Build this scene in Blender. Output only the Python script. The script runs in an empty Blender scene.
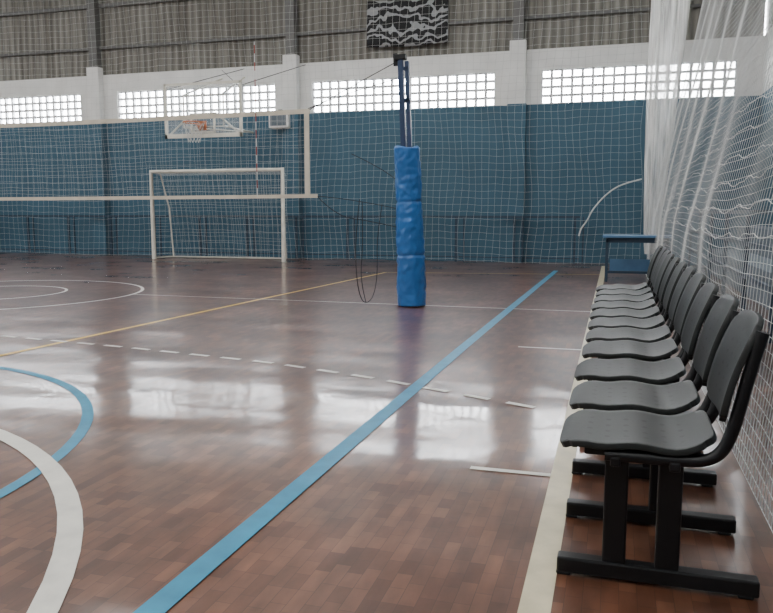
import bpy, bmesh, math, random
from mathutils import Vector, Matrix, noise
random.seed(4)
D=bpy.data
col=bpy.context.scene.collection

# ------------------------------------------------------------ materials
def nmat(name):
    m=D.materials.new(name); m.use_nodes=True
    nt=m.node_tree; b=nt.nodes['Principled BSDF']
    return m,nt,b
def mat(name,c,rough=.6,metal=0,var=.12,scale=6,bump=0.0,bscale=40,alpha=None,spec=.5):
    m,nt,b=nmat(name)
    tc=nt.nodes.new('ShaderNodeTexCoord')
    n=nt.nodes.new('ShaderNodeTexNoise'); n.inputs['Scale'].default_value=scale; n.inputs['Detail'].default_value=5
    nt.links.new(tc.outputs['Object'],n.inputs['Vector'])
    r=nt.nodes.new('ShaderNodeValToRGB')
    r.color_ramp.elements[0].position=.3; r.color_ramp.elements[1].position=.7
    r.color_ramp.elements[0].color=[x*(1-var) for x in c]+[1]
    r.color_ramp.elements[1].color=[min(1,x*(1+var)) for x in c]+[1]
    nt.links.new(n.outputs['Fac'],r.inputs['Fac'])
    nt.links.new(r.outputs['Color'],b.inputs['Base Color'])
    b.inputs['Roughness'].default_value=rough; b.inputs['Metallic'].default_value=metal
    b.inputs['Specular IOR Level'].default_value=spec
    if bump:
        n2=nt.nodes.new('ShaderNodeTexNoise'); n2.inputs['Scale'].default_value=bscale
        nt.links.new(tc.outputs['Object'],n2.inputs['Vector'])
        bp=nt.nodes.new('ShaderNodeBump'); bp.inputs['Strength'].default_value=bump; bp.inputs['Distance'].default_value=.01
        nt.links.new(n2.outputs['Fac'],bp.inputs['Height']); nt.links.new(bp.outputs['Normal'],b.inputs['Normal'])
    if alpha is not None: b.inputs['Alpha'].default_value=alpha
    return m
def emis(name,c,s):
    m,nt,b=nmat(name); b.inputs['Base Color'].default_value=(*c,1)
    b.inputs['Emission Color'].default_value=(*c,1); b.inputs['Emission Strength'].default_value=s
    return m

def floor_mat():
    m,nt,b=nmat('parquet_wood'); L=nt.links
    tc=nt.nodes.new('ShaderNodeTexCoord')
    mp=nt.nodes.new('ShaderNodeMapping'); mp.inputs['Rotation'].default_value=(0,0,math.radians(90))
    L.new(tc.outputs['Object'],mp.inputs['Vector'])
    br=nt.nodes.new('ShaderNodeTexBrick')
    br.inputs['Scale'].default_value=1; br.inputs['Brick Width'].default_value=.13; br.inputs['Row Height'].default_value=.05
    br.inputs['Mortar Size'].default_value=.0012; br.inputs['Mortar Smooth'].default_value=.5; br.inputs['Bias'].default_value=0
    br.offset=.43; br.squash=.7; br.squash_frequency=3
    br.inputs['Color1'].default_value=(.082,.031,.017,1); br.inputs['Color2'].default_value=(.150,.063,.035,1)
    br.inputs['Mortar'].default_value=(.060,.026,.016,1)
    L.new(mp.outputs[0],br.inputs['Vector'])
    mp2=nt.nodes.new('ShaderNodeMapping'); mp2.inputs['Scale'].default_value=(9,2.5,1)
    L.new(tc.outputs['Object'],mp2.inputs['Vector'])
    n=nt.nodes.new('ShaderNodeTexNoise'); n.inputs['Scale'].default_value=1.5; n.inputs['Detail'].default_value=6
    L.new(mp2.outputs[0],n.inputs['Vector'])
    n2=nt.nodes.new('ShaderNodeTexNoise'); n2.inputs['Scale'].default_value=1.1; n2.inputs['Detail'].default_value=6; n2.inputs['Roughness'].default_value=.6
    L.new(tc.outputs['Object'],n2.inputs['Vector'])
    def mix(a,bb,fac,mode):
        x=nt.nodes.new('ShaderNodeMixRGB'); x.blend_type=mode; x.inputs[0].default_value=fac
        L.new(a,x.inputs[1]); L.new(bb,x.inputs[2]); return x.outputs[0]
    c=mix(br.outputs['Color'],n.outputs['Fac'],.75,'OVERLAY')
    c=mix(c,n2.outputs['Fac'],1.0,'OVERLAY')
    L.new(c,b.inputs['Base Color'])
    b.inputs['Roughness'].default_value=.36
    b.inputs['Specular IOR Level'].default_value=.32
    b.inputs['Coat Weight'].default_value=.75; b.inputs['Coat IOR'].default_value=1.5
    mr2=nt.nodes.new('ShaderNodeMapRange'); mr2.inputs['From Min'].default_value=.35; mr2.inputs['From Max'].default_value=.65; mr2.inputs['To Min'].default_value=.07; mr2.inputs['To Max'].default_value=.18
    L.new(n2.outputs['Fac'],mr2.inputs['Value']); L.new(mr2.outputs[0],b.inputs['Coat Roughness'])
    n3=nt.nodes.new('ShaderNodeTexNoise'); n3.inputs['Scale'].default_value=6; n3.inputs['Detail'].default_value=1
    L.new(tc.outputs['Object'],n3.inputs['Vector'])
    bp=nt.nodes.new('ShaderNodeBump'); bp.inputs['Strength'].default_value=.3; bp.inputs['Distance'].default_value=.0045
    L.new(n3.outputs['Fac'],bp.inputs['Height'])
    # long swells across the boards (warped old floor)
    mp3=nt.nodes.new('ShaderNodeMapping'); mp3.inputs['Scale'].default_value=(.45,1.5,1)
    L.new(tc.outputs['Object'],mp3.inputs['Vector'])
    n5=nt.nodes.new('ShaderNodeTexNoise'); n5.inputs['Scale'].default_value=1.5; n5.inputs['Detail'].default_value=0
    L.new(mp3.outputs[0],n5.inputs['Vector'])
    bp3=nt.nodes.new('ShaderNodeBump'); bp3.inputs['Strength'].default_value=1; bp3.inputs['Distance'].default_value=.0105
    L.new(n5.outputs['Fac'],bp3.inputs['Height']); L.new(bp.outputs['Normal'],bp3.inputs['Normal'])
    L.new(bp3.outputs['Normal'],b.inputs['Normal']); L.new(bp3.outputs['Normal'],b.inputs['Coat Normal'])
    return m
def siding_mat():
    m,nt,b=nmat('corrugated_siding'); L=nt.links
    tc=nt.nodes.new('ShaderNodeTexCoord')
    w=nt.nodes.new('ShaderNodeTexWave'); w.wave_type='BANDS'; w.bands_direction='X'
    w.inputs['Scale'].default_value=1.6; w.inputs['Distortion'].default_value=0
    L.new(tc.outputs['Object'],w.inputs['Vector'])
    mp=nt.nodes.new('ShaderNodeMapping'); mp.inputs['Scale'].default_value=(3,3,.35)
    L.new(tc.outputs['Object'],mp.inputs['Vector'])
    n=nt.nodes.new('ShaderNodeTexNoise'); n.inputs['Scale'].default_value=1.2; n.inputs['Detail'].default_value=6
    L.new(mp.outputs[0],n.inputs['Vector'])
    r=nt.nodes.new('ShaderNodeValToRGB')
    r.color_ramp.elements[0].position=.3; r.color_ramp.elements[0].color=(.15,.138,.115,1)
    r.color_ramp.elements[1].position=.7; r.color_ramp.elements[1].color=(.31,.30,.265,1)
    L.new(n.outputs['Fac'],r.inputs['Fac'])
    x=nt.nodes.new('ShaderNodeMixRGB'); x.blend_type='MULTIPLY'; x.inputs[0].default_value=.45
    L.new(r.outputs[0],x.inputs[1]); L.new(w.outputs['Color'],x.inputs[2]); L.new(x.outputs[0],b.inputs['Base Color'])
    bp=nt.nodes.new('ShaderNodeBump'); bp.inputs['Strength'].default_value=.8; bp.inputs['Distance'].default_value=.05
    L.new(w.outputs['Fac'],bp.inputs['Height']); L.new(bp.outputs[0],b.inputs['Normal'])
    b.inputs['Roughness'].default_value=.6
    return m
def flag_mat():
    m,nt,b=nmat('banner_print'); L=nt.links
    tc=nt.nodes.new('ShaderNodeTexCoord')
    w=nt.nodes.new('ShaderNodeTexWave'); w.inputs['Scale'].default_value=1.5; w.inputs['Distortion'].default_value=12
    w.inputs['Detail'].default_value=2; w.inputs['Detail Scale'].default_value=1.7; w.bands_direction='Z'
    L.new(tc.outputs['Object'],w.inputs['Vector'])
    r=nt.nodes.new('ShaderNodeValToRGB'); r.color_ramp.interpolation='CONSTANT'
    r.color_ramp.elements[0].color=(.012,.012,.014,1); r.color_ramp.elements[1].position=.70; r.color_ramp.elements[1].color=(.32,.33,.34,1)
    L.new(w.outputs['Fac'],r.inputs['Fac']); L.new(r.outputs[0],b.inputs['Base Color']); b.inputs['Roughness'].default_value=.8
    return m
def seat_mat():
    m,nt,b=nmat('chair_plastic'); L=nt.links
    tc=nt.nodes.new('ShaderNodeTexCoord')
    uv=tc.outputs['UV']
    mp=nt.nodes.new('ShaderNodeMapping'); mp.inputs['Scale'].default_value=(8,6,1); L.new(uv,mp.inputs['Vector'])
    fr=nt.nodes.new('ShaderNodeVectorMath'); fr.operation='FRACTION'; L.new(mp.outputs[0],fr.inputs[0])
    ds=nt.nodes.new('ShaderNodeVectorMath'); ds.operation='DISTANCE'; ds.inputs[1].default_value=(.5,.5,0); L.new(fr.outputs[0],ds.inputs[0])
    d2=nt.nodes.new('ShaderNodeVectorMath'); d2.operation='DISTANCE'; d2.inputs[1].default_value=(.5,.5,0); L.new(uv,d2.inputs[0])
    lt=nt.nodes.new('ShaderNodeMath'); lt.operation='LESS_THAN'; lt.inputs[1].default_value=.15; L.new(ds.outputs['Value'],lt.inputs[0])
    l2=nt.nodes.new('ShaderNodeMath'); l2.operation='LESS_THAN'; l2.inputs[1].default_value=.40; L.new(d2.outputs['Value'],l2.inputs[0])
    mu=nt.nodes.new('ShaderNodeMath'); mu.operation='MULTIPLY'; L.new(lt.outputs[0],mu.inputs[0]); L.new(l2.outputs[0],mu.inputs[1])
    x=nt.nodes.new('ShaderNodeMixRGB'); x.inputs[1].default_value=(.019,.021,.0205,1); x.inputs[2].default_value=(.003,.003,.003,1)
    L.new(mu.outputs[0],x.inputs[0]); L.new(x.outputs[0],b.inputs['Base Color'])
    n=nt.nodes.new('ShaderNodeTexNoise'); n.inputs['Scale'].default_value=250; L.new(tc.outputs['Object'],n.inputs['Vector'])
    bp=nt.nodes.new('ShaderNodeBump'); bp.inputs['Strength'].default_value=.15; bp.inputs['Distance'].default_value=.002
    L.new(n.outputs['Fac'],bp.inputs['Height']); L.new(bp.outputs[0],b.inputs['Normal'])
    b.inputs['Roughness'].default_value=.48; b.inputs['Specular IOR Level'].default_value=.3
    return m

M_floor=floor_mat(); M_sid=siding_mat(); M_flag=flag_mat(); M_seat=seat_mat()
M_blue=mat('wall_blue_paint',(.048,.112,.162),.65,var=.08,scale=1.5,bump=.2,bscale=20,spec=.3)
M_white=mat('wall_white_paint',(.76,.76,.74),.7,var=.08,scale=2)
M_lat=mat('lattice_concrete',(.68,.70,.71),.8)
M_steel=mat('column_grey_steel',(.12,.12,.115),.5)
M_ceil=mat('ceiling_metal',(.35,.35,.33),.7)
M_rail=mat('rail_blue_steel',(.018,.040,.07),.5)
M_black=mat('frame_black_steel',(.006,.006,.007),.4,var=.2,spec=.35)
M_pole=mat('pole_navy_steel',(.018,.04,.10),.4)
M_vinyl=mat('pad_blue_vinyl',(.022,.13,.38),.3,var=.12,scale=5,bump=.5,bscale=14)
M_band=mat('net_band_canvas',(.62,.56,.46),.8)
M_cord=mat('net_cord',(.55,.56,.55),.8)
M_cord2=mat('net_cord_white',(.66,.67,.66),.8)
M_cordd=mat('rope_dark',(.02,.02,.025),.8)
M_goal=mat('goal_cream_paint',(.66,.64,.56),.5)
M_red=mat('antenna_red',(.35,.05,.04),.5)
M_orange=mat('rim_orange',(.50,.17,.07),.5)
M_wp=mat('line_white_paint',(.60,.58,.52),.35,var=.12,scale=9)
M_cream=mat('line_cream_paint',(.50,.44,.29),.35,var=.15,scale=9)
M_bluep=mat('line_blue_paint',(.018,.20,.33),.4,var=.15,scale=9,spec=.3)
M_yel=mat('line_yellow_paint',(.58,.38,.07),.4,var=.15,scale=9,spec=.3)
M_tab=mat('table_blue_top',(.08,.18,.32),.4)
M_bench=mat('bleacher_concrete',(.14,.17,.20),.8)

# ------------------------------------------------------------ helpers
def link(o,parent=None):
    col.objects.link(o)
    if parent: o.parent=parent
    return o
def meshobj(name,bm,m,parent=None,smooth=False):
    me=D.meshes.new(name); bm.to_mesh(me); bm.free()
    if isinstance(m,(list,tuple)):
        for k in m: me.materials.append(k)
    else: me.materials.append(m)
    if smooth:
        for p in me.polygons: p.use_smooth=True
    return link(D.objects.new(name,me),parent)
def addbox(bm,c,s,mi=0):
    r=bmesh.ops.create_cube(bm,size=1,matrix=Matrix.Translation(c)@Matrix.Diagonal((*s,1)))
    for v in r['verts']:
        for f in v.link_faces: f.material_index=mi
def boxes(name,lst,m,parent=None,bevel=0):
    bm=bmesh.new()
    for b in lst: addbox(bm,*b)
    o=meshobj(name,bm,m,parent)
    if bevel:
        md=o.modifiers.new('b','BEVEL'); md.width=bevel; md.segments=2; md.limit_method='ANGLE'
    return o
def mm(x0,x1,y0,y1,z0,z1,mi=0):
    return (((x0+x1)/2,(y0+y1)/2,(z0+z1)/2),(x1-x0,y1-y0,z1-z0),mi)
def tubes(name,paths,r,m,parent=None,res=2,cyc=False,smooth=False):
    cu=D.curves.new(name,'CURVE'); cu.dimensions='3D'; cu.bevel_depth=r; cu.bevel_resolution=res; cu.use_fill_caps=True
    for p in paths:
        s=cu.splines.new('NURBS' if smooth else 'POLY'); s.points.add(len(p)-1)
        for i,q in enumerate(p): s.points[i].co=(*q,1)
        if smooth: s.order_u=3; s.use_endpoint_u=True; s.resolution_u=6
        s.use_cyclic_u=cyc
    cu.materials.append(m)
    o=D.objects.new(name,cu); return link(o,parent)
def empty(name,loc=(0,0,0)):
    e=D.objects.new(name,None); e.location=loc; return link(e)

# ------------------------------------------------------------ shell
WY=17.0; XL=-24; XR=2.7; YB=-9; H=8.2
boxes('floor',[mm(XL,XR,YB,WY+.25,-.2,0)],M_floor)
wins=[(-23.4,-18.9),(-17.9,-13.30),(-12.19,-7.83),(-6.886,-2.597),(-1.608,2.24)]
lst=[mm(XL,XR,WY,WY+.2,0,3.4,0),mm(XL,XR,WY,WY+.2,4.12,4.55,1)]
prev=XL
for a,b in wins:
    lst.append(mm(prev,a,WY,WY+.2,3.4,4.12,1)); prev=b
lst.append(mm(prev,XR,WY,WY+.2,3.4,4.12,1))
boxes('wall_back',lst,[M_blue,M_white])
boxes('wall_back_siding',[mm(XL,XR,WY+.06,WY+.12,4.55,H)],M_sid)
boxes('trim_purlin',[mm(XL,XR,WY-.02,WY+.06,5.18,5.24),mm(XL,XR,WY-.02,WY+.06,6.2,6.28)],M_steel)
cols=[-18.4,-12.75,-7.36,-2.1]
lst=[]
for c in cols:
    lst+= [mm(c-.2,c+.2,WY-.22,WY,0,3.4,0),mm(c-.17,c+.17,WY-.2,WY,3.4,4.72,1),mm(c-.11,c+.11,WY-.16,WY+.05,4.72,H,2)]
boxes('wall_back_pillars',lst,[M_blue,M_white,M_steel])
for i,(a,b) in enumerate(wins):
    n=round((b-a)/.215); L=[]
    for k in range(n+1):
        x=a+(b-a)*k/n; L.append(mm(x-.027,x+.027,WY+.04,WY+.13,3.4,4.12))
    for k in range(5):
        z=3.4+.72*k/4; L.append(mm(a,b,WY+.045,WY+.125,z-.026,z+.026))
    boxes('window_%d'%(i+1),L,M_lat)
boxes('wall_right',[mm(XR,XR+.2,YB,WY+.2,0,3.4,0),mm(XR,XR+.2,YB,WY+.2,3.4,4.55,1),mm(XR+.05,XR+.15,YB,WY+.2,4.55,H,2)],[M_blue,M_white,M_sid])
boxes('wall_left',[mm(XL-.2,XL,YB,WY+.2,0,3.4,0),mm(XL-.2,XL,YB,WY+.2,3.4,H,1)],[M_blue,M_white])
boxes('wall_front',[mm(XL,XR,YB-.2,YB,0,3.4,0),mm(XL,XR,YB-.2,YB,3.4,H,1)],[M_blue,M_white])
boxes('ceiling',[mm(XL,XR,YB,WY+.2,H,H+.15)],M_ceil)
M_fill=emis('ceiling_fill_glow',(.98,.99,.98),7.2)  # glow for fill panels added to brighten the hall
k=1
for x in (-20,-15,-10,-5,-.2):  # added glowing strips under the ceiling, out of view, for soft room light
    boxes('ceiling_fill_panel_%d'%k,[mm(x-.7,x+.7,-7,14,H-.06,H-.02)],M_fill); k+=1

# ------------------------------------------------------------ court lines
def strip(name,pts,w,m,z=.003,dash=None,closed=False):
    bm=bmesh.new(); n=len(pts)
    def seg(sub):
        vs=[]
        for i,p in enumerate(sub):
            a=sub[max(0,i-1)]; b=sub[min(len(sub)-1,i+1)]
            d=Vector((b[0]-a[0],b[1]-a[1])).normalized(); nn=Vector((-d.y,d.x))*w/2
            vs.append((bm.verts.new((p[0]+nn.x,p[1]+nn.y,z)),bm.verts.new((p[0]-nn.x,p[1]-nn.y,z))))
        for i in range(len(vs)-1):
            bm.faces.new((vs[i][1],vs[i+1][1],vs[i+1][0],vs[i][0]))
    if dash:
        P=[Vector(p) for p in pts]; acc=[0]
        for i in range(1,n): acc.append(acc[-1]+(P[i]-P[i-1]).length)
        def at(s):
            for i in range(1,n):
                if s<=acc[i]: return P[i-1].lerp(P[i],(s-acc[i-1])/(acc[i]-acc[i-1]))
            return P[-1]
        s=0
        while s<acc[-1]:
            seg([tuple(at(s)),tuple(at(min(s+dash[0],acc[-1])))]); s+=dash[0]+dash[1]
    else: seg(pts+( [pts[0],pts[1]] if closed else []))
    return meshobj(name,bm,m)
def circ(c,r,n=96): return [(c[0]+r*math.cos(2*math.pi*i/n),c[1]+r*math.sin(2*math.pi*i/n)) for i in range(n)]
strip('court_sideline_cream',[(-.175,-3),(-.175,16.2)],.088,M_cream,.003)
strip('court_line_blue',[(-1.22,-3),(-1.19,2),(-1.15,6),(-1.02,14.6)],.085,M_bluep,.0042)
strip('court_circle_white',circ((-4.0,.39),2.81),.085,M_wp,.0038,closed=True)
strip('court_circle_blue',circ((-4.58,2.01),2.33),.06,M_bluep,.0030,closed=True)
strip('court_circle_white_large',circ((-8.1,8.3),1.98),.045,M_wp,.003,closed=True)
strip('court_circle_white_small',circ((-8.15,8.4),.94),.04,M_wp,.003,closed=True)
strip('court_line_yellow',[(-4.9,-2),(-4.5,4.67),(-4.25,9),(-3.98,13.3)],.055,M_yel,.003)
strip('court_end_line_yellow',[(-3.98,13.3),(-.2,13.9)],.04,M_yel,.0034)
strip('court_dashed_arc_white',[(-8.5,5.5),(-6.6,5.52),(-5.23,5.44),(-3.75,5.25),(-2.39,5.01),(-1.53,4.74),(-.31,4.22)],.044,M_wp,.0046,dash=(.18,.12))
strip('court_tick_line_white',[(-.56,3.15),(-.22,3.15)],.036,M_wp,.0033)
strip('court_tick_line_white.001',[(-.72,6.2),(-.22,6.2)],.035,M_wp,.0033)
strip('court_centre_line_white',[(-6.2,8.75),(-.22,8.65)],.024,M_wp,.0036)

# ------------------------------------------------------------ chairs
def sheet(fn,nu,nv,th):
    bm=bmesh.new(); uvl=bm.loops.layers.uv.new('UVMap'); V={}
    for i in range(nu+1):
        for j in range(nv+1): V[i,j]=bm.verts.new(fn(i/nu,j/nv))
    for i in range(nu):
        for j in range(nv):
            f=bm.faces.new((V[i,j],V[i+1,j],V[i+1,j+1],V[i,j+1]))
            for l,(a,b) in zip(f.loops,((i,j),(i+1,j),(i+1,j+1),(i,j+1))): l[uvl].uv=(a/nu,b/nv)
    return bm
def rounded(u,v,r=.16):
    x=2*u-1;y=2*v-1
    ax=abs(x);ay=abs(y)
    k=1-.07*(ax**6)*(ay**6)*2
    return x*k,y*k
CW=.385
def seatf(u,v):
    x,y=rounded(u,v)
    X=-.13+.43*(x*.5+.5); Y=CW/2+CW/2*y
    z=.437
    z-=.035*max(0,(-x-.55)/.45)**2
    z+=.035*max(0,(x-.5)/.5)**2
    z-=.012*(1-y*y)*(1-(x-.25)**2)
    z+=.005*math.cos(x*7)
    return (X,Y,z)
def backf(u,v):
    x,y=rounded(u,v)
    t=x*.5+.5
    z=.515+.295*t
    Y=CW/2+CW/2*y*(1-.05*t)
    X=.300+.085*t+.022*(1-y*y)-.012*math.sin(t*math.pi)
    z-=.012*y*y*t
    return (X,Y,z)
def addmods(o):
    s=o.modifiers.new('s','SOLIDIFY'); s.thickness=.019; s.offset=0
    b=o.modifiers.new('b','BEVEL'); b.width=.004; b.segments=2
o=meshobj('seat',sheet(seatf,16,16,.014),M_seat,smooth=True); me_seat=o.data; D.objects.remove(o)
o=meshobj('back',sheet(backf,14,14,.014),M_seat,smooth=True); me_back=o.data; D.objects.remove(o)
bm=bmesh.new()
fy=.085
addbox(bm,*mm(-.13,.435,fy-.026,fy+.026,.010,.058)[:2])
for x in (.035,.185): addbox(bm,*mm(x-.034,x+.034,fy-.018,fy+.018,.05,.405)[:2])
addbox(bm,*mm(-.06,.27,fy-.02,fy+.02,.385,.412)[:2])
for x in (.03,.19): addbox(bm,*mm(x-.015,x+.015,.0,.44,.375,.405)[:2])
addbox(bm,*mm(-.06,.27,.33,.36,.395,.418)[:2])
for x in (-.11,.40): addbox(bm,*mm(x-.022,x+.022,fy-.024,fy+.024,0,.014)[:2])
o=meshobj('leg_frame',bm,M_black); me_fr=o.data; D.objects.remove(o)
def stay(y): return [(.0,y,.405),(.18,y,.405),(.265,y,.408),(.31,y,.435),(.335,y,.50),(.355,y,.60),(.375,y,.70),(.395,y,.78)]
o=tubes('back_stays',[stay(.02),stay(CW-.02)],.018,M_black,res=2,smooth=True); cu_st=o.data; D.objects.remove(o)
ys=[2.20,2.655,3.13,3.64]+[4.10+.45*i for i in range(7)]
for y in ys:
    e=empty('plastic_chair',(random.uniform(-.006,.006),y,0)); e.rotation_euler=(0,0,random.uniform(-.015,.015))
    a=link(D.objects.new('seat',me_seat),e); addmods(a)
    a=link(D.objects.new('backrest',me_back),e); addmods(a)
    a=link(D.objects.new('leg_frame',me_fr),e); md=a.modifiers.new('b','BEVEL'); md.width=.006; md.segments=2
    link(D.objects.new('back_stays',cu_st),e)

# ------------------------------------------------------------ table
e=empty('side_table',(-.17,12.45,0))
boxes('table_top',[mm(0,1.05,0,.6,.70,.735)],M_tab,e,.005)
L=[]
for x in (.05,.95):
    for y in (.06,.5): L.append(mm(x,x+.045,y,y+.045,0,.70))
L+=[mm(.07,.97,.06,.09,.62,.70),mm(.07,.97,.51,.54,.62,.70),mm(.05,.09,.08,.52,.12,.16),mm(.95,.99,.08,.52,.12,.16),mm(.08,.97,.28,.32,.12,.16)]
boxes('table_frame',L,M_rail,e)
boxes('modesty_panel',[mm(.12,.95,.5,.515,.14,.34)],M_tab,e)

# ------------------------------------------------------------ volleyball post
e=empty('volleyball_post',(-2.25,8.61,0)); e.rotation_euler=(0,math.radians(-2.3),0)
boxes('pole',[mm(-.065,-.005,-.035,.035,0,2.86),mm(.015,.06,-.03,.03,1.2,2.80),mm(-.065,.06,-.03,.03,2.35,2.39),mm(-.065,.06,-.03,.03,2.70,2.74)],M_pole,e,.006)
boxes('top_bracket',[mm(-.10,.03,-.045,.045,2.82,2.88),mm(-.12,-.07,-.015,.015,2.76,2.9)],M_black,e,.005)
bm=bmesh.new(); N=64; K=130; rings=[]
for k in range(K+1):
    z=.01+1.83*k/K; ring=[]
    for i in range(N):
        a=2*math.pi*i/N
        r=.156+.006*math.sin(z*2.6+1)
        for tz in (.60,1.22): r-=.014*math.exp(-((z-tz)/.016)**2)
        q=.35*math.sin(z*3)
        nz=noise.noise(Vector((math.cos(a+q)*1.6,math.sin(a+q)*1.6,z*3)))
        r+=.012*nz+.010*noise.noise(Vector((math.cos(a)*3,math.sin(a)*3,z*18)))-.015*abs(noise.noise(Vector((math.cos(a)*2,math.sin(a)*2,z*9+5))))
        if k==K: r*=.93
        r*=1+.06*(1-z/1.84)
        ring.append(bm.verts.new((r*math.cos(a),r*.9*math.sin(a),z+.02*math.sin(a*2)*(k==K))))
    rings.append(ring)
for k in range(K):
    for i in range(N):
        bm.faces.new((rings[k][i],rings[k][(i+1)%N],rings[k+1][(i+1)%N],rings[k+1][i]))
bm.faces.new(rings[K]); bm.faces.new(rings[0][::-1])
meshobj('protective_pad',bm,M_vinyl,e,smooth=True)

# ------------------------------------------------------------ volleyball net
e=empty('volleyball_net',(0,8.61,0))
x0,x1=-12.6,-3.54; zt,zb=2.30,1.29
def sag(x): return -.03*math.sin(math.pi*(x-x0)/(x1-x0))
P=[]
n=int((x1-x0)/.1)
for i in range(n+1):
    x=x1-i*.1; P.append([(x,0,zt+sag(x)-.02),(x,.0,zb+sag(x)*.4)])
for j in range(1,10):
    z=zb+(zt-zb)*j/10; P.append([(x0+(x1-x0)*t/20,0,z+sag(x0+(x1-x0)*t/20)*j/10) for t in range(21)])
tubes('mesh_cords',P,.0012,M_cord,e,res=0)
def band(name,x0,x1,z,h,f):
    bm=bmesh.new(); pv=None
    for i in range(41):
        x=x0+(x1-x0)*i/40; s=f(x)
        c=[bm.verts.new((x,-.006,z-h/2+s)),bm.verts.new((x,-.006,z+h/2+s)),bm.verts.new((x,.006,z+h/2+s)),bm.verts.new((x,.006,z-h/2+s))]
        if pv:
            for q in range(4): bm.faces.new((pv[q],c[q],c[(q+1)%4],pv[(q+1)%4]))
        else: bm.faces.new(c[::-1])
        pv=c
    bm.faces.new(pv); meshobj(name,bm,M_band,e)
band('top_band',x0,x1+.02,zt-.01,.055,sag); band('bottom_band',x0,x1+.11,zb,.045,lambda x:sag(x)*.4)
boxes('side_band',[mm(x1-.05,x1+.01,-.008,.008,zb,zt)],M_band,e)
tubes('tension_ropes',[[(x1,0,zt),(-2.36,0,2.84)],[(x1,0,zt+.02),(-3.0,0,2.5),(-2.40,0,2.62)],[(x1+.1,0,zb),(-2.9,0,1.24),(-2.4,0,1.13)],[(-3.0,0,1.78),(-2.6,0,1.6),(-2.42,0,1.45)],[(x1+.1,0,zb),(-3.2,0,1.05),(-2.8,0,1.0),(-2.42,0,.92)],
   [(-2.9,0,1.25),(-2.94,-.05,.8),(-2.92,-.07,.3),(-2.86,-.07,.05),(-2.78,-.07,.02),(-2.70,-.06,.12),(-2.66,-.05,.4),(-2.68,-.03,.8),(-2.62,0,1.19)],[(-2.86,-.02,1.22),(-2.84,-.05,.7),(-2.88,-.06,.3),(-2.80,-.07,.03)]],.0048,M_cordd,e,res=1,smooth=True)
A=[];B=[]
z=zb
i=0
while z<3.12:
    (A if i%2 else B).append([(-4.22,-.012,z),(-4.22,-.012,min(z+.1,3.13))]); z+=.1; i+=1
tubes('antenna_red',A,.0055,M_red,e); tubes('antenna_white',B,.0055,M_cord2,e)
e=empty('volleyball_post',(-13.2,8.61,0))
boxes('pole',[mm(-.04,.04,-.04,.04,0,2.75)],M_pole,e,.006)
boxes('top_bracket',[mm(-.06,.1,-.05,.05,2.72,2.80)],M_black,e)
tubes('tension_rope',[[(.04,0,2.7),(.6,0,2.3)],[(.04,0,1.2),(.6,0,1.29)]],.005,M_cordd,e)

# ------------------------------------------------------------ goal
e=empty('futsal_goal',(-8.70,15.6,0)); gw=1.66; gh=2.03
tubes('goal_frame',[[(-gw,0,0),(-gw,0,gh),(gw,0,gh),(gw,0,0)]],.052,M_goal,e,res=3)
ins=.22
tubes('goal_rear_frame',[[(-gw,0,gh),(-gw+.08,.25,gh-.04),(-gw+ins*.6,.5,1.2),(-gw+ins*.6,.62,.03)],[(gw,0,gh),(gw-.12,.25,gh-.04),(gw-ins,.5,1.2),(gw-ins,.62,.03)],[(-gw+ins*.6,.62,.03),(gw-ins,.62,.03)],[(-gw,0,.03),(-gw+ins*.6,.62,.03)],[(gw,0,.03),(gw-ins,.62,.03)]],.018,M_goal,e,res=2)
P=[]
def prof(t):
    pts=[(.0,gh-.03),(.3,gh-.08),(.45,1.2),(.6,.04)]
    s=t*3; i=min(2,int(s)); f=s-i
    return (pts[i][0]+(pts[i+1][0]-pts[i][0])*f,pts[i][1]+(pts[i+1][1]-pts[i][1])*f)
x=-gw
while x<=gw+.001:
    P.append([(x*(1-.11*t/9),prof(t/9)[0],prof(t/9)[1]) for t in range(10)]); x+=gw*2/26
for t in range(19):
    a=prof(t/18); k=1-.11*t/18; P.append([(-gw*k,a[0],a[1]),(gw*k,a[0],a[1])])
for s in (-1,1):
    for k in range(1,16):
        z=gh*k/16; yy=.60-(z/gh)*.36; P.append([(s*gw,0,z),(s*gw*(1-.11*(1-k/16)),yy,z)])
tubes('goal_net',P,.0022,M_cord,e,res=0)

# ------------------------------------------------------------ basketball hoop
e=empty('basketball_hoop',(-8.92,15.5,0)); bw=.97; z0,z1=2.76,3.97
L=[mm(-bw,bw,0,.05,z0,z0+.09),mm(-bw,bw,0,.04,z1-.055,z1),mm(-bw,-bw+.06,0,.05,z0,z1),mm(bw-.06,bw,0,.05,z0,z1),
   mm(-.31,.31,-.004,.03,z0+.5,z0+.54),mm(-.31,.31,-.004,.03,z0+.10,z0+.14),mm(-.31,-.27,-.004,.03,z0+.1,z0+.54),mm(.27,.31,-.004,.03,z0+.1,z0+.54)]
boxes('backboard_frame',L,M_goal,e)
mg,nt,b=nmat('backboard_acrylic'); b.inputs['Base Color'].default_value=(.6,.65,.68,1); b.inputs['Alpha'].default_value=.15; b.inputs['Roughness'].default_value=.1
boxes('backboard_panel',[mm(-bw+.04,bw-.04,.012,.022,z0+.04,z1-.04)],mg,e)
rc=(0,-.38,3.05)
def ring(c,r,n=28): return [(c[0]+r*math.cos(2*math.pi*i/n),c[1]+r*math.sin(2*math.pi*i/n),c[2]) for i in range(n)]
tubes('rim',[ring(rc,.225)],.014,M_orange,e,cyc=True)
boxes('rim_bracket',[mm(-.08,.08,-.16,0,2.98,3.06),mm(-.10,.10,-.02,0,2.92,3.12)],M_orange,e)
P=[]
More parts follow.
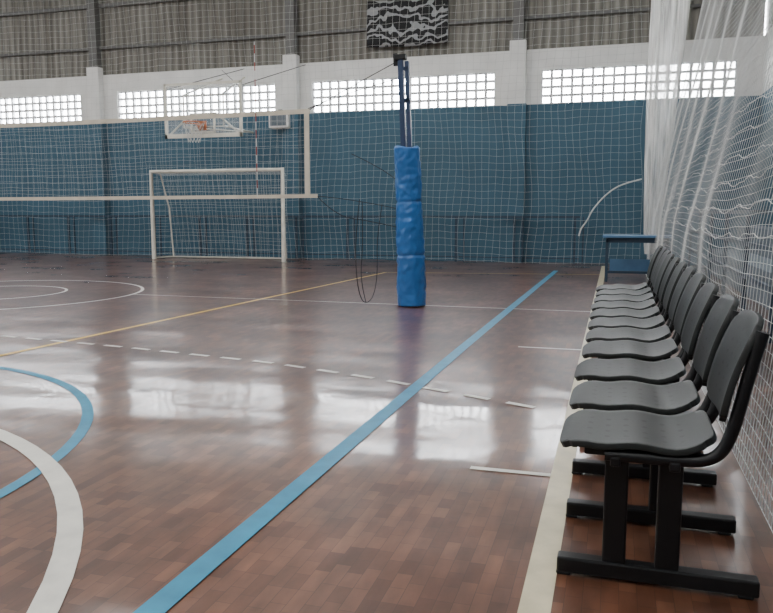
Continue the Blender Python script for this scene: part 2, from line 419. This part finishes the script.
for i in range(12):
    for s in (1,-1):
        P.append([(.225*(1-.45*t/5)*math.cos(2*math.pi*i/12+s*t*.26),-.38+.225*(1-.45*t/5)*math.sin(2*math.pi*i/12+s*t*.26),3.04-.42*t/5) for t in range(6)])
tubes('hoop_net',P,.004,M_cord2,e,res=0)
tubes('support_arms',[[(-.5,.03,3.0),(-.5,1.5,3.0)],[(.5,.03,3.0),(.5,1.5,3.0)],[(-.5,.03,3.7),(-.3,1.5,4.3)],[(.5,.03,3.7),(.3,1.5,4.3)],[(-.5,.05,3.0),(.5,.05,3.0),(.5,.05,3.7),(-.5,.05,3.7),(-.5,.05,3.0)],[(-.5,.05,3.0),(.5,1.45,3.0)],[(-.9,.05,2.82),(-.3,.05,3.3)],[(.9,.05,2.82),(.3,.05,3.3)]],.022,M_goal,e,res=1)
tubes('stay_wires',[[(-.9,.03,3.85),(.3,1.5,4.5)],[(.9,.03,3.85),(-.3,1.5,4.5)],[(.9,.03,3.85),(1.9,1.45,4.5)]],.008,M_cordd,e,res=0)
e=empty('wall_speaker',(-7.6,16.95,3.2))
boxes('speaker_body',[mm(-.25,.25,-.3,0,-.15,.2)],M_white,e,.02)
boxes('speaker_grille',[mm(-.2,.2,-.31,-.3,-.1,.15)],M_bench,e)
boxes('speaker_bracket',[mm(-.04,.04,-.2,.04,.18,.28)],M_steel,e)

# banner
bm=sheet(lambda u,v:(-.93+1.86*u,.02*math.sin(u*14),-.5+1.0*v+.015*math.cos(u*6)),30,6,0)
o=meshobj('wall_banner',bm,M_flag,smooth=True); o.location=(-4.58,16.93,5.28)
s=o.modifiers.new('s','SOLIDIFY'); s.thickness=.006

# ------------------------------------------------------------ wall railing
L=[];x=-20
while x<-.7:
    L.append(mm(x-.025,x+.025,16.66,16.70,0,1.0)); L.append(mm(x+.16,x+.19,16.66,16.69,0,1.0)); x+=1.28
L+=[mm(-20,-.7,16.655,16.705,.97,1.02),mm(-20,-.7,16.665,16.69,.10,.125)]
boxes('steel_railing',L,M_rail)
L=[];y=1
while y<15: L.append(mm(1.28,1.32,y-.02,y+.02,0,1.1)); y+=1.5
for z in (.45,.78,1.1): L.append(mm(1.28,1.32,1,15,z-.02,z+.02))
boxes('steel_railing',L,M_rail)
boxes('bleacher_steps',[mm(1.7,2.66,0,15.5,0,.42),mm(2.2,2.66,0,15.5,.42,.84)],M_bench)

# ------------------------------------------------------------ protective nets
P=[]
NY=16.48
def bn(x,z):
    return (x+.04*math.sin(z*1.7+x*.6)+.02*math.sin(x*5+z*3),NY+.05*math.sin(x*1.3),z+.03*math.sin(x*1.1)+.012*math.sin(x*7+z*4))
s=.15; nx=int(18.5/s)
for i in range(nx+1):
    x=-17.8+i*s; P.append([bn(x,z*.4+.02) for z in range(19)])
for j in range(int(7.2/s)+1):
    z=.05+j*s; P.append([bn(-17.8+i*.3,z) for i in range(62)])
tubes('protective_net',P,.0023,M_cord,res=0)
tubes('net_edge_rope',[[(-.7,NY-.05,.6),(-.68,NY-.05,.75),(-.55,NY-.05,.9),(-.45,NY-.05,1.15),(-.15,NY-.05,1.5),(.15,NY-.06,1.68),(.5,NY-.05,1.76)]],.016,M_cord2,smooth=True)

P=[]
def sn(y,z):
    w=max(0,z-1.0)
    n1=noise.noise(Vector((y*.6,z*.6,3.1))); n2=noise.noise(Vector((y*1.6,z*1.4,7.7)))
    f=min(1,z/.6)
    return (.56+.05*z+.14*w+.06*n1*f+.015*math.sin(y*4.2+z)*f, y+.03*n2*f, max(.006,z+.05*n1*f*min(1.3,z)+.018*n2*f-.03*abs(math.sin(y*1.1))*min(1,z)))
s=.055
y=.6
while y<14.2: P.append([sn(y,k*.15) for k in range(44)]); y+=s
z=.0
while z<6.5: P.append([sn(.6+k*.12,z) for k in range(114)]); z+=s
tubes('side_protective_net',P,.0014,M_cord2,res=0)
P=[]
for q in range(9):
    z=1.0+q*.15
    P.append([sn(1.0+k*.1,z+.014*math.sin(k*.9+q)+.007*math.sin(k*2.3+q*2)) for k in range(130)])
tubes('net_ropes',P,.002,M_cord2,res=1)

# gathered white net curtain near the corner
m,nt,b=nmat('gathered_net'); b.inputs['Base Color'].default_value=(.9,.9,.88,1); b.inputs['Roughness'].default_value=.9
tr=nt.nodes.new('ShaderNodeBsdfTranslucent'); tr.inputs['Color'].default_value=(.95,.95,.93,1)
tp=nt.nodes.new('ShaderNodeBsdfTransparent'); m1=nt.nodes.new('ShaderNodeMixShader'); m2=nt.nodes.new('ShaderNodeMixShader')
m1.inputs[0].default_value=.5
out=nt.nodes['Material Output']
tc=nt.nodes.new('ShaderNodeTexCoord'); mp=nt.nodes.new('ShaderNodeMapping'); mp.inputs['Scale'].default_value=(9,9,.5)
n=nt.nodes.new('ShaderNodeTexNoise'); n.inputs['Scale'].default_value=2
nt.links.new(tc.outputs['Object'],mp.inputs['Vector']); nt.links.new(mp.outputs[0],n.inputs['Vector'])
mr=nt.nodes.new('ShaderNodeMapRange'); mr.inputs['From Min'].default_value=.3; mr.inputs['From Max'].default_value=.7; mr.inputs['To Min'].default_value=.25; mr.inputs['To Max'].default_value=.85
nt.links.new(n.outputs['Fac'],mr.inputs['Value'])
nt.links.new(b.outputs[0],m1.inputs[1]); nt.links.new(tr.outputs[0],m1.inputs[2])
nt.links.new(mr.outputs[0],m2.inputs[0]); nt.links.new(tp.outputs[0],m2.inputs[1]); nt.links.new(m1.outputs[0],m2.inputs[2])
nt.links.new(m2.outputs[0],out.inputs['Surface'])
bm=bmesh.new(); N=60; K=40; R=[]
for k in range(K+1):
    t=k/K; z=.35+7.2*t; rr=.07+.30*min(1,t*1.1)**.8; cx=.62+.30*t; ring=[]
    for i in range(N):
        a=2*math.pi*i/N; r=rr*(1+.22*math.sin(a*9+t*2)+.1*math.sin(a*5-t*3))
        ring.append(bm.verts.new((cx+r*math.cos(a),14.4+.5*r*math.sin(a),z)))
    R.append(ring)
for k in range(K):
    for i in range(N): bm.faces.new((R[k][i],R[k][(i+1)%N],R[k+1][(i+1)%N],R[k+1][i]))
meshobj('gathered_net_curtain',bm,m,smooth=True)

# ------------------------------------------------------------ world, camera
w=D.worlds.new('World'); bpy.context.scene.world=w; w.use_nodes=True
bg=w.node_tree.nodes['Background']; bg.inputs['Color'].default_value=(.95,.97,1,1); bg.inputs['Strength'].default_value=36
cam=D.cameras.new('camera'); cam.sensor_width=36; cam.lens=36*760/773; cam.clip_end=200; cam.clip_start=.05
c=D.objects.new('camera',cam); col.objects.link(c); c.location=(0,0,1.1)
c.rotation_euler=(math.radians(90-7.09),0,math.radians(16.6))
bpy.context.scene.camera=c
